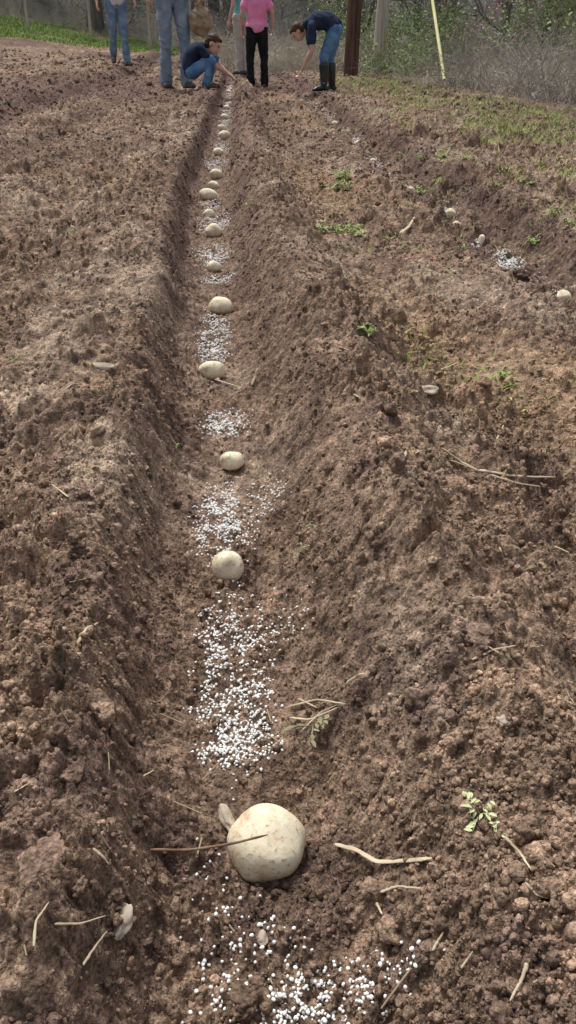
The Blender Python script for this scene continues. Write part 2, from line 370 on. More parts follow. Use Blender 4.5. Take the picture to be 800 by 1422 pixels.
PX=np.concatenate(PX);PR=np.concatenate(PR)
near=PX[:,1]<1.3
tA,fA=ico(2);tB,fB=ico(1)
tAA=np.array([tA*np.array([1,.65+.35*rng.random(),.7+.3*rng.random()])*(1+.09*rng.normal(size=(len(tA),1))) for _ in range(12)])
Va,Fa=scatter(tAA,fA,PX[near],PR[near]);Vb,Fb=scatter(np.array([tB]),fB,PX[~near],PR[~near])
obj('fertilizer_pellets',mesh_np('fertilizer_pellets',np.concatenate([Va,Vb]),np.concatenate([Fa,Fb+len(Va)])),m_pellet,label="white fertilizer pellets strewn along the furrow",kind='stuff')

# ---------------------------------------------------------------- straws, twigs, chips
def strand(name,pts,wpx,material,label,lifts=None,flat=.6,grp="straw and twigs on the soil",taper=.5,cat=None):
    P=[];
    for i,(px,py) in enumerate(pts):
        l=lifts[i] if lifts else .0022
        p=site(px,py,l)
        z=p.z if lifts else max(p.z,Hs(p.x+.004,p.y),Hs(p.x-.004,p.y))
        P.append(Vector((p.x,p.y,z+l)))
    n=18;A=np.array([q[:] for q in P]);s=np.linspace(0,1,len(A));t=np.linspace(0,1,n)
    C=np.stack([np.interp(t,s,A[:,k]) for k in range(3)],-1)
    C[1:-1]=(C[:-2]+C[1:-1]*2+C[2:])/4
    d=depth_of(P[0]);r=wpx*.5*d/F*.8
    C+=rng.normal(size=C.shape)*r*.07
    R=r*(1-taper*t)*(.85+.3*rng.random(n));R[0]*=.5;R[-1]*=.3
    o0=C.mean(0)
    V,Fq=tubes((C-o0)[None],R[None],8,flat)
    return obj(name,mesh_np(name,V,Fq),material,label=label,cat=cat or name.replace('_',' '),group=grp,loc=tuple(o0))
strand('twig',[(208,1180),(260,1181),(320,1172),(372,1159)],5.5,m_twig,"thin brown twig lying across the large potato",lifts=[.003,.008,.024,.046],flat=1,taper=.2)
strand('straw',[(465,1172),(495,1180),(525,1198),(600,1192)],10,m_straw,"flat pale straw stalk on the soil",lifts=[.005,.008,.008,.006],flat=.35,taper=.1)
S="dry pale straw lying on the soil"
for pts,w_ in [([(80,1300),(115,1296),(150,1284)],6),([(130,1180),(145,1200),(155,1218)],6),([(50,1325),(54,1295),(72,1268)],6),([(118,1352),(135,1325),(150,1298)],6),
  ([(700,1165),(720,1195),(735,1215)],7),([(728,1232),(745,1242),(760,1250)],6),([(730,1345),(722,1370),(705,1402)],8),([(528,1248),(550,1240),(585,1241)],7),([(522,1262),(530,1275)],6),([(600,1325),(615,1300)],6),([(640,1345),(655,1330)],5),
  ([(612,630),(640,642),(665,656)],8),([(665,654),(710,664),(770,674)],8),([(680,660),(720,672),(765,678)],5),([(625,640),(660,652)],4),([(558,650),(564,626)],9),([(108,897),(122,884),(138,870)],8),
  ([(655,920),(685,906),(715,905)],6),([(560,832),(570,815)],5),([(400,985),(440,975),(480,985)],5),([(402,1000),(430,1003),(470,990)],5),([(415,975),(440,985)],4),([(420,1015),(445,995),(475,978)],4),([(480,955),(500,945),(510,937)],6),
  ([(556,326),(568,314),(576,306)],8),([(612,516),(635,504)],4),([(684,750),(694,765),(702,780)],4),([(298,526),(315,532),(332,539)],4),([(78,555),(95,542),(104,532)],3),([(95,690),(72,676)],4),([(350,536),(358,515)],5),([(480,540),(500,556)],4),
  ([(690,610),(700,590)],4),([(440,700),(450,690)],3),([(70,440),(78,425)],4),([(610,700),(625,712)],4),([(20,1100),(45,1085)],4),([(200,1085),(215,1075)],4),([(245,625),(236,612)],4),([(470,480),(485,488)],3),([(770,760),(790,770)],4),([(640,450),(655,446)],3),([(160,300),(175,306)],3)]:
    strand('straw',pts,w_,m_straw,S)
V3c,F3c=ico(4)
def chip(px,py,w_,h_,rot,seed=0):
    p=site(px,py,.003);d=depth_of(p);a=w_*.5*d/F;bb=h_*.5*d/F
    V=crumbly(V3c,seed+20,.5,.25,3,.08,8);V=V*np.array([a,bb,min(a,bb)*.6])
    o=obj('wood_chip',mesh_np('wood_chip',V,F3c),m_chip,label="pale dry chip lying on the soil",cat="wood chip",group="pale chips on the soil",loc=(p.x,p.y,p.z+.004));o.rotation_euler=(.4,.1,rot)
for i,(a,bb,c_,d_,r_) in enumerate([(594,542,30,18,.1),(168,1282,26,46,-.4),(144,508,28,12,0),(315,1137,20,42,.5),(365,1305,14,20,.3),(105,905,12,9,.3),(700,1003,18,14,0)]):
    chip(a,bb,c_,d_,r_,i)
# fine plant litter
n=2200;x,y=field_points(n);k=(np.abs(x)<2.4)&(y<14)&(rng.random(n)<np.where(x>.2,1,.3))&(rng.random(n)<np.where(y<.8,.35,1));x=x[k];y=y[k];n=len(x)
a=rng.random(n)*6.28;L0=(.004+.016*rng.random(n)**2)*(1+.25*y);t=np.linspace(-.5,.5,4)[None,:]
bend=rng.normal(size=n)*.07
PXx=x[:,None]+L0[:,None]*(np.cos(a)[:,None]*t-np.sin(a)[:,None]*bend[:,None]*(t*t));PYy=y[:,None]+L0[:,None]*(np.sin(a)[:,None]*t+np.cos(a)[:,None]*bend[:,None]*(t*t))
PZ=HT(PXx,PYy)[0];PZ=PZ[:,:1]+(PZ[:,-1:]-PZ[:,:1])*(t+.5)+.003+.002*rng.random((n,1))
R=np.repeat(((.0003+.0005*rng.random(n))*(1+.4*y))[:,None],4,1)
V,Fq=tubes(np.stack([PXx,PYy,PZ],-1),R,4,.5)
obj('plant_litter',mesh_np('plant_litter',V,Fq),m_litter,label="fine dry plant litter scattered over soil",kind='stuff')

# ---------------------------------------------------------------- weeds
def leaf(base,d,length,width,curl=.3):
    d=Vector(d).normalized();s=d.cross(Vector((0,0,1)));s=s.normalized() if s.length>1e-3 else Vector((1,0,0));n=s.cross(d)
    out=[];prof=[.12,.75,1,.7,.08]
    for i,w_ in enumerate(prof):
        t=i/4;c=base+d*length*t-Vector((0,0,1))*curl*length*t*t
        out+= [c-s*width*w_*.5+n*width*.12*w_,c-n*width*.05*w_,c+s*width*w_*.5+n*width*.12*w_]
    f=[]
    for i in range(4):
        a=i*3;f+=[(a,a+1,a+4,a+3),(a+1,a+2,a+5,a+4)]
    return out,f
def weed(px,py,size,nst,label,nl=5,mt=m_weed):
    p=site(px,py);d=depth_of(p);L_=size*d/F
    PP=[];RR=[];LV=[];LF=[]
    for i in range(nst):
        a=random.random()*6.28;el=random.uniform(.3,1.2);dr=Vector((math.cos(a)*math.cos(el),math.sin(a)*math.cos(el),math.sin(el)))
        q=[];
        for k in range(5):
            t=k/4;q.append(dr*L_*t*random.uniform(.85,1)+Vector((0,0,-L_*.25*t*t)))
        PP.append([v[:] for v in q]);RR.append([L_*.025]*5)
        for k in range(nl):
            t=.35+.65*k/max(1,nl-1);b0=dr*L_*t+Vector((0,0,-L_*.25*t*t+L_*.01));aa=a+random.uniform(-1.6,1.6)
            lv,lf=leaf(b0,(math.cos(aa),math.sin(aa),random.uniform(-.1,.7)),L_*random.uniform(.25,.45),L_*random.uniform(.12,.2))
            o_=len(LV);LV+=[v[:] for v in lv];LF+=[[x+o_ for x in f] for f in lf]
    V,Fq=tubes(np.array(PP),np.array(RR),5)
    o=obj('weed_plant',mesh_np('weed_stem',V,Fq),mt,label=label,cat="weed",group="weeds in the soil",loc=(p.x,p.y,p.z))
    obj('leaves',mesh_np('leaves',np.array(LV),np.array(LF)),mt,parent=o)
m_pale=mat('pale_seedling',(.42,.48,.22),(.60,.64,.38),60,.6)
m_olive=mat('olive_weed',(.17,.17,.09),(.34,.31,.19),60,.7)
weed(665,1132,34,6,"pale green seedling sprouting from the ridge",4,m_pale)
weed(690,1165,24,3,"pale green seedling sprouting from the ridge",3,m_pale)
weed(435,1008,36,4,"wilted olive weed beside dry straw in furrow",3,m_olive)
weed(425,775,22,4,"small olive weed on the furrow wall",4,m_olive)
weed(245,625,14,3,"tiny green weed on the furrow edge",4)
weed(445,735,20,3,"small olive weed on the furrow wall",4,m_olive)
for a,bb,s_ in((480,250,20),(462,262,18),(488,262,16),(470,246,14),(490,325,20),(470,322,18),(450,320,16),(480,318,14),(596,272,18),(585,276,16),(610,262,11),(640,345,10),(500,462,14),(510,468,14),(700,525,14),(710,540,12),(760,800,10),(20,500,9),(15,230,9),(95,325,9),(170,325,9),(345,285,10),(618,380,9),(735,250,14),(20,1380,9),(560,220,10),(640,225,12),(690,262,12),(770,300,16),(740,330,14),(790,315,16),(620,215,16),(585,222,12)):
    weed(a,bb,s_,8,"small green weed tuft growing in tilled soil",7)

# ---------------------------------------------------------------- grass
def blades(x,y,h0,w0,name,material,label,flatness=.5):
    n=len(x);z=HT(x,y)[0];a=rng.random(n)*2*np.pi;lean=.2+flatness*rng.random(n)
    h=h0*(.4+1.2*rng.random(n)**1.5);wd=w0*(.6+.8*rng.random(n))
    dx=np.cos(a);dy=np.sin(a);b=np.stack([x,y,z-.004],-1)
    s=np.stack([-dy,dx,0*dx],-1)
    V=[]
    for t,wf in((0,1),(.5,.9),(1,.1)):
        c=b+np.stack([dx*lean*h*t*t*1.3,dy*lean*h*t*t*1.3,h*t*(1-.35*lean*t)],-1)
        V+=[c-s*(wd*wf/2)[:,None],c+s*(wd*wf/2)[:,None]]
    V=np.stack(V,1).reshape(-1,3);i=np.arange(n)[:,None]*6
    Fq=np.concatenate([i+np.array([[0,1,3,2]]),i+np.array([[2,3,5,4]])])
    return obj(name,mesh_np(name,V,Fq),material,label=label,kind='stuff')
def gden(x,y,th):
    m=fbm(x*9,y*5.5,555,3)*.6+fbm(x*2.2,y*1.3,556,2)*.4
    return np.clip((m-th+.12*sstep(1.0,1.5,x)+.045*sstep(4,9,y)-.20*sstep(2.0,2.5,x))*7,0,1)
n=250000
y=1.6+14*rng.random(n)**1.5;x=.88+2.0*rng.random(n);k=rng.random(n)<gden(x,y,.59)*.7
blades(x[k],y[k],.027,.0036,'grass',m_grass,"patchy yellow-green grass strip beside the tilled rows",.9)
n=80000
y=1.6+14*rng.random(n)**1.5;x=.9+2.1*rng.random(n);k=rng.random(n)<gden(x,y,.50)*.6
blades(x[k],y[k],.034,.0032,'dry_grass',m_litter,"dry straw-coloured grass among the green",1.3)
n=60000
x=-14+14.5*rng.random(n);y=20.5+6*rng.random(n);k=rng.random(n)<np.clip((fbm(x*1.4,y*1.4,77,3)-.36)*5,0,1)
blades(x[k],y[k],.06,.012,'far_grass',m_grassf,"green grass margin beyond the tilled field",.6)
n=18000
x=.25+.9*rng.random(n);y=1.0+7*rng.random(n)**1.3;m=fbm(x*7,y*5,999,3);k=rng.random(n)<np.clip((m-.60)*9,0,1)
blades(x[k],y[k],.014,.004,'sparse_weeds',m_grass,"sparse weed seedlings in the tilled soil",1.0)

# ---------------------------------------------------------------- thicket and woods
def stems(x,y,h0,r0,lean,name,material,label,segs=6,curl=.15):
    n=len(x);z=rise(x,y)+.02;a=rng.random(n)*2*np.pi;l=lean*rng.random(n);h=h0*(.3+1.1*rng.random(n)**1.4)
    t=np.linspace(0,1,segs)[None,:]
    P=np.stack([x[:,None]+np.cos(a)[:,None]*l[:,None]*h[:,None]*t**1.6,y[:,None]+np.sin(a)[:,None]*l[:,None]*h[:,None]*t**1.6,z[:,None]+h[:,None]*(t-.35*np.minimum(l,1.2)[:,None]*t**2.2)],-1)
    P[:,1:]+=np.cumsum(rng.normal(size=P[:,1:].shape),1)*curl*h0*.09
    R=r0*(.6+.8*rng.random(n))[:,None]*(1-.75*t)
    V,Fq=tubes(P,R,3)
    return obj(name,mesh_np(name,V,Fq),material,label=label,kind='stuff')
def bnd(y): return 3.05-.15*(y-6)
def clear(x,y):
    return ~((x>1.3)&(x<3.9)&(y>10.5)&(y<18.5)&(rng.random(len(x))<.80))
n=8000;y=7+13*rng.random(n);x=bnd(y)+9*rng.random(n)**1.3;k=(x>bnd(y))&clear(x,y);x=x[k];y=y[k]
stems(x,y,.65,.0035,1.5,'brush_thicket',m_brush,"tangled grey dead brush at the field edge",8,1.1)
n=3200;y=7.5+4.5*rng.random(n);x=bnd(y)+.1+3.5*rng.random(n)
stems(x,y,.36,.0035,1.8,'dead_weeds',m_stalk,"tangle of pale dead weeds beside the field",8,1.6)
n=4500;y=16+6*rng.random(n);x=-.8+4.2*rng.random(n)
stems(x,y,.6,.0045,1.3,'dead_stalks',m_stalk,"tan dead stalks and brush beyond the planted rows",8,1.0)
n=12000;y=21+22*rng.random(n);x=-24+48*rng.random(n);k=(y>27)|(x>0);
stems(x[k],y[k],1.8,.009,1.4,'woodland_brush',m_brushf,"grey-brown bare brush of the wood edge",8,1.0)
def quads(P,size):
    n=len(P);R=rotmats(n);s=size*(.6+.8*rng.random(n))
    q=np.array([[-.5,-.3,0],[.5,-.3,0.1],[.6,.3,0],[-.4,.35,.1]])
    V=(np.einsum('nij,vj->nvi',R,q)*s[:,None,None]+P[:,None,:]).reshape(-1,3)
    return V,np.arange(n*4).reshape(n,4)
cl=[]
for _ in range(300):
    yc=9+14*random.random();xc=float(bnd(yc))+.8+8*random.random()**1.2
    if 1.3<xc<3.9 and 10<yc<18.5: continue
    hh=random.uniform(.1,.9);m=random.randint(10,70);cl.append(rng.normal(size=(m,3))*np.array([.25,.25,.22])+np.array([xc,yc,hh+float(rise(np.array(xc),np.array(yc)))]))
for _ in range(200):
    yc=17.2+3*random.random();xc=1.6+2.8*random.random();m=random.randint(10,60)
    cl.append(rng.normal(size=(m,3))*np.array([.2,.2,.22])+np.array([xc,yc,random.uniform(.1,1.1)]))
for _ in range(60):
    yc=14.3+1.5*random.random();xc=2.1+1.1*random.random();m=random.randint(15,50)
    cl.append(rng.normal(size=(m,3))*np.array([.10,.15,.12])+np.array([xc,yc,random.uniform(.05,.40)]))
P=np.concatenate(cl);V,Fq=quads(P,.038)
obj('undergrowth',mesh_np('undergrowth',V,Fq,smooth=False),m_under,label="dull green leafy undergrowth among the brush",kind='stuff')
cl=[]
for _ in range(600):
    yc=24+16*random.random();xc=-20+40*random.random()
    cl.append(rng.normal(size=(random.randint(10,40),3))*np.array([.5,.5,.4])+np.array([xc,yc,random.uniform(.2,2.0)+float(rise(np.array(xc),np.array(yc)))]))
P=np.concatenate(cl);V,Fq=quads(P,.05)
obj('woodland_leaves',mesh_np('woodland_leaves',V,Fq,smooth=False),m_underf,label="spring leaves in the wood edge with haze painted into their colour",kind='stuff')

def make_tree(seed,H,leafmat,nleaf,r0,low=.25,lsize=.07):
    rs=np.random.default_rng(seed)
    n=12;t=np.linspace(0,1,n);P=np.stack([.25*H*.12*np.sin(t*3+seed)+rs.normal(size=n)*.02*H*.3*t,.2*H*.12*np.cos(t*2.3+seed)-.02*H,H*t],-1);P[0,:2]=P[1,:2]*.6
    P-=np.array([P[0,0],P[0,1],.15]);R=r0*(1-.85*t)+.008;R[0]*=1.5
    tv,tf=tubes(P[None],R[None],9)
    BP=[];BR=[];tips=[]
    def branch(p,d,L_,r,lev):
        m=6;q=[p.copy()];dd=d.copy()
        for i in range(m-1):
            dd=dd+rs.normal(size=3)*.22;dd[2]+=.10;dd/=np.linalg.norm(dd);q.append(q[-1]+dd*L_/(m-1))
        q=np.array(q);BP.append(q);BR.append(r*(1-.7*np.linspace(0,1,m)))
        if lev<2:
            for i in range(4 if lev==0 else 3):
                k=rs.integers(1,m);a=rs.normal(size=3)*.8;nd=dd+a;nd[2]+=.3;nd/=np.linalg.norm(nd);branch(q[k],nd,L_*.55,r*.5,lev+1)
        else:
            tips.extend(q[2:])
    for i in range(20):
        tt=low+(1-low)*i/20;p=np.array([np.interp(tt,t,P[:,k]) for k in range(3)]);a=i*2.4+rs.random();el=.25+.6*rs.random()
        branch(p,np.array([math.cos(a)*math.cos(el),math.sin(a)*math.cos(el),math.sin(el)]),H*.30*(1.1-tt*.6),r0*.38*(1.1-tt*.7),0)
    bv,bf=tubes(np.array(BP),np.array(BR),4)
    tips=np.array(tips);tp=tips[rs.integers(0,len(tips),nleaf)]+rs.normal(size=(nleaf,3))*.10
    lv,lf=quads(tp,lsize)
    cm=mesh_np('crown',np.concatenate([bv,lv]),np.concatenate([bf,lf+len(bv)]),smooth=False)
    cm.materials.append(m_bark);cm.materials.append(leafmat)
    mi=np.zeros(len(bf)+len(lf),dtype=np.int32);mi[len(bf):]=1;cm.polygons.foreach_set('material_index',mi)
    tm=mesh_np('trunk',tv,tf);tm.materials.append(m_bark)
    return tm,cm
variants=[make_tree(1,9,m_bud,900,.13,.08),make_tree(2,7,m_bud,900,.08,.06),make_tree(3,10,m_bud,700,.17,.15),make_tree(4,5.5,m_bud,1200,.05,.04)]
pinkv=make_tree(5,3.6,m_pink,2600,.05,.12,.06);greenv=make_tree(6,4.0,m_bud,4200,.06,.08,.07)
def tree(v,x,y,rot,sc,label,cat="tree",group="bare trees at the wood edge",name='tree'):
    e=obj(name,None,label=label,cat=cat,group=group,loc=(x,y,float(rise(np.array(x),np.array(y)))));e.rotation_euler=(0,0,rot);e.scale=(sc,)*3
    obj('trunk',v[0],parent=e);obj('crown',v[1],parent=e)
for i in range(64):
    yv=20+16*random.random();xv=-14+28*random.random()
    if xv<1 and yv<27: yv+=7
    tree(variants[i%4],xv,yv,random.random()*6,random.uniform(.5,1.2),"slender bare grey tree rising from brush")
for xv,yv in((5.6,13),(7.5,16),(5.2,18),(6.4,11.5),(8.6,15),(4.6,21)):
    tree(variants[int(xv*7)%4],xv,yv,random.random()*6,.7,"slender bare grey tree rising from brush")
for xv,yv in((6.2,20),(5.0,22),(8,23)): tree(pinkv,xv,yv,xv,.8,"small redbud tree with pink blossom",group="pink blossoming trees",name='redbud_tree')
for xv,yv in((6.0,13.5),(7.0,17),(-6.2,29),(5.2,15.5)): tree(greenv,xv,yv,xv,.6,"small tree with fresh green spring leaves",group="fresh green spring trees",name='leafy_tree')

def pole(px,py,dx,r,H,m_,label):
    p=site(px,py);n=14;t=np.linspace(0,1,n)
    P=np.stack([dx*H*t,0*t,H*t-.3],-1);V,Fq=tubes(P[None],(r*(1-.3*t))[None],18)
    o=obj('utility_pole',mesh_np('utility_pole',V,Fq),m_,label=label,cat="utility pole",group="utility poles at the field edge",loc=(p.x,p.y,p.z))
    bm=bmesh.new();bmesh.ops.create_cube(bm,size=1,matrix=Matrix.Translation((dx*H*.93,-r*1.1,H*.93-.3))@Matrix.Diagonal((2.2,.09,.11,1)))
    bmesh.ops.bevel(bm,geom=bm.edges[:],offset=.01,segments=2,affect='EDGES')
    me=bpy.data.meshes.new('crossarm');bm.to_mesh(me);bm.free();obj('crossarm',me,m_,parent=o)
    return p
pole(486,108,.025,.11,8.5,m_poled,"dark creosoted wooden utility pole at field edge")
p2=pole(522,104,.05,.105,8.5,m_polel,"weathered grey wooden utility pole at field edge")
g=site(619,124);top=Vector((p2.x-.1,p2.y,4.6));d=top-g
n=10;t=np.linspace(0,1,n)[:,None];g0=np.array(g[:]);dd=np.array(d[:])
V,Fq=tubes((dd*t)[None],np.full((1,n),.006),6)
o=obj('guy_wire',mesh_np('guy_wire',V,Fq),m_wire,label="steel guy wire with yellow plastic guard",cat="guy wire",loc=tuple(g0))
V,Fq=tubes((dd*(.02+.45*t))[None],np.full((1,n),.019),10);obj('guard_sleeve',mesh_np('guard_sleeve',V,Fq),m_yel,parent=o)
for fx,fy in((-3.7,23.5),(-5.3,23.8),(-2.2,23.2)):
    n=6;t=np.linspace(0,1,n);P=np.stack([.03*t,0*t,1.05*t-.1],-1);V,Fq=tubes(P[None],np.full((1,n),.04),9)
    obj('fence_post',mesh_np('fence_post',V,Fq),m_polel,label="old weathered wooden fence post in grass margin",cat="fence post",group="fence posts along the margin",loc=(fx,fy,Hs(fx,fy)))

# ---------------------------------------------------------------- people
def vl(*a): return Vector(a)
def loft(pts,side,res=16,sub=4):
    pos=[Vector(p[0]) for p in pts];rw=[p[1] for p in pts];rd=[p[2] for p in pts];n=len(pos)
    C=[];W=[];D=[]
    def cr(a,b,c,d,t): return .5*((2*b)+(c-a)*t+(2*a-5*b+4*c-d)*t*t+(3*b-a-3*c+d)*t**3)
    for i in range(n-1):
        i0=max(0,i-1);i3=min(n-1,i+2)
        for s in range(sub):
            t=s/sub;C.append(cr(pos[i0],pos[i],pos[i+1],pos[i3],t));W.append(cr(rw[i0],rw[i],rw[i+1],rw[i3],t));D.append(cr(rd[i0],rd[i],rd[i+1],rd[i3],t))
    C.append(pos[-1]);W.append(rw[-1]);D.append(rd[-1])
    V=[];Fc=[];side=Vector(side)
    T=[]
    for i in range(len(C)):
        a=C[max(0,i-1)];b_=C[min(len(C)-1,i+1)];T.append((b_-a).normalized())
    R=[]
    r0=min(W[0],D[0]);r1=min(W[-1],D[-1])
    for an in(75,50,25): R.append((C[0]-T[0]*r0*math.sin(math.radians(an)),W[0]*math.cos(math.radians(an)),D[0]*math.cos(math.radians(an)),T[0]))
    for i in range(len(C)): R.append((C[i],W[i],D[i],T[i]))
    for an in(25,50,75): R.append((C[-1]+T[-1]*r1*math.sin(math.radians(an)),W[-1]*math.cos(math.radians(an)),D[-1]*math.cos(math.radians(an)),T[-1]))
    for c,w_,d_,t in R:
        s=side-side.dot(t)*t
        s=s.normalized() if s.length>1e-3 else t.orthogonal().normalized()
        nn=t.cross(s)
        for k in range(res):
            a=k/res*2*math.pi;V.append(c+s*w_*math.cos(a)+nn*d_*math.sin(a))
    m=len(R)
    for i in range(m-1):
        for k in range(res):
            k2=(k+1)%res;Fc.append((i*res+k,i*res+k2,(i+1)*res+k2,(i+1)*res+k))
    Fc.append(tuple(range(res-1,-1,-1)));Fc.append(tuple((m-1)*res+k for k in range(res)))
    return V,Fc
ico3=ico(3)
def ell(c,r,M=None):
    V3s,F3s=ico3;M=M or Matrix.Identity(3)
    return [Vector(c)+M@Vector((v[0]*r[0],v[1]*r[1],v[2]*r[2])) for v in V3s],[tuple(f) for f in F3s]
def union(name,parts,voxel,material,parent=None,fold=0,fscale=14,smooth=2,seed=0,**kw):
    V=[];Fc=[]
    for v,f in parts:
        o=len(V);V+=[p[:] for p in v];Fc+=[tuple(i+o for i in q) for q in f]
    me=bpy.data.meshes.new('tmp');me.from_pydata(V,[],Fc);ob=bpy.data.objects.new('tmp',me);COL.objects.link(ob)
    m=ob.modifiers.new('r','REMESH');m.mode='VOXEL';m.voxel_size=voxel;m.use_smooth_shade=True
    s=ob.modifiers.new('s','SMOOTH');s.iterations=smooth;s.factor=.5
    dg=bpy.context.evaluated_depsgraph_get();dg.update();me2=bpy.data.meshes.new_from_object(ob.evaluated_get(dg));me2.name=name
    bpy.data.objects.remove(ob);bpy.data.meshes.remove(me)
    if fold:
        nv=len(me2.vertices);co=np.empty(nv*3,dtype=np.float32);me2.vertices.foreach_get('co',co);co=co.reshape(-1,3).astype(float)
        no=np.empty(nv*3,dtype=np.float32);me2.vertex_normals.foreach_get('vector',no);no=no.reshape(-1,3)
        f=fbm(co[:,0]*fscale+co[:,1]*fscale*.7+seed,co[:,2]*fscale*1.7+co[:,0]*5,seed+5,3)-.5
        rdg=1-np.abs(2*vn(co[:,0]*fscale*.5+co[:,1]*9+3,co[:,2]*fscale*1.1+co[:,0]*8,seed+9)-1)
        co=co+no*((f*1.2+(rdg-.5)*.8)*fold)[:,None];me2.vertices.foreach_set('co',co.astype(np.float32).ravel());me2.update()
    me2.polygons.foreach_set('use_smooth',np.full(len(me2.polygons),True))
    return obj(name,me2,material,parent=parent,**kw)
m_skin=mat('skin',(.50,.30,.22),(.60,.38,.29),12,.55,spec=.35)
m_jean=mat('blue_denim',(.10,.16,.26),(.24,.33,.45),9,.9,.003,60,c3=(.15,.23,.34))
m_jeanl=mat('faded_denim',(.15,.21,.29),(.32,.39,.47),9,.9,.003,60,c3=(.22,.29,.37))
m_jeanb=mat('bright_denim',(.05,.13,.28),(.15,.28,.46),9,.9,.003,60)
m_black=mat('black_cloth',(.008,.008,.010),(.02,.02,.024),20,.9)
m_navy=mat('navy_cotton',(.010,.018,.040),(.028,.042,.082),10,.9,.002,60)
m_pinkc=mat('pink_cotton',(.78,.22,.43),(.90,.36,.55),10,.85,.002,60)
m_teal=mat('teal_cotton',(.12,.45,.45),(.22,.58,.56),10,.85)
m_white=mat('light_cotton',(.50,.52,.55),(.70,.71,.73),10,.85,.002,60)
m_khaki=mat('pale_trouser_cloth',(.38,.36,.33),(.52,.50,.46),10,.85,.002,60)
m_shoe=mat('dark_leather',(.05,.045,.042),(.11,.10,.09),20,.6)
m_rubber=mat('black_rubber',(.010,.012,.014),(.03,.032,.036),10,.35,spec=.5)
m_hair=mat('brown_hair',(.035,.02,.012),(.09,.05,.03),40,.6,.003,120,stretch=(1,1,.3))
m_hairl=mat('light_brown_hair',(.09,.05,.03),(.18,.11,.06),40,.6,.003,120,stretch=(1,1,.3))
m_eye=mat('eye',(.02,.015,.01),(.04,.03,.02),40,.2)
m_lip=mat('lips',(.40,.17,.14),(.46,.21,.17),40,.5)
m_burlap=mat('burlap',(.24,.17,.11),(.44,.34,.24),18,.95,.004,150)

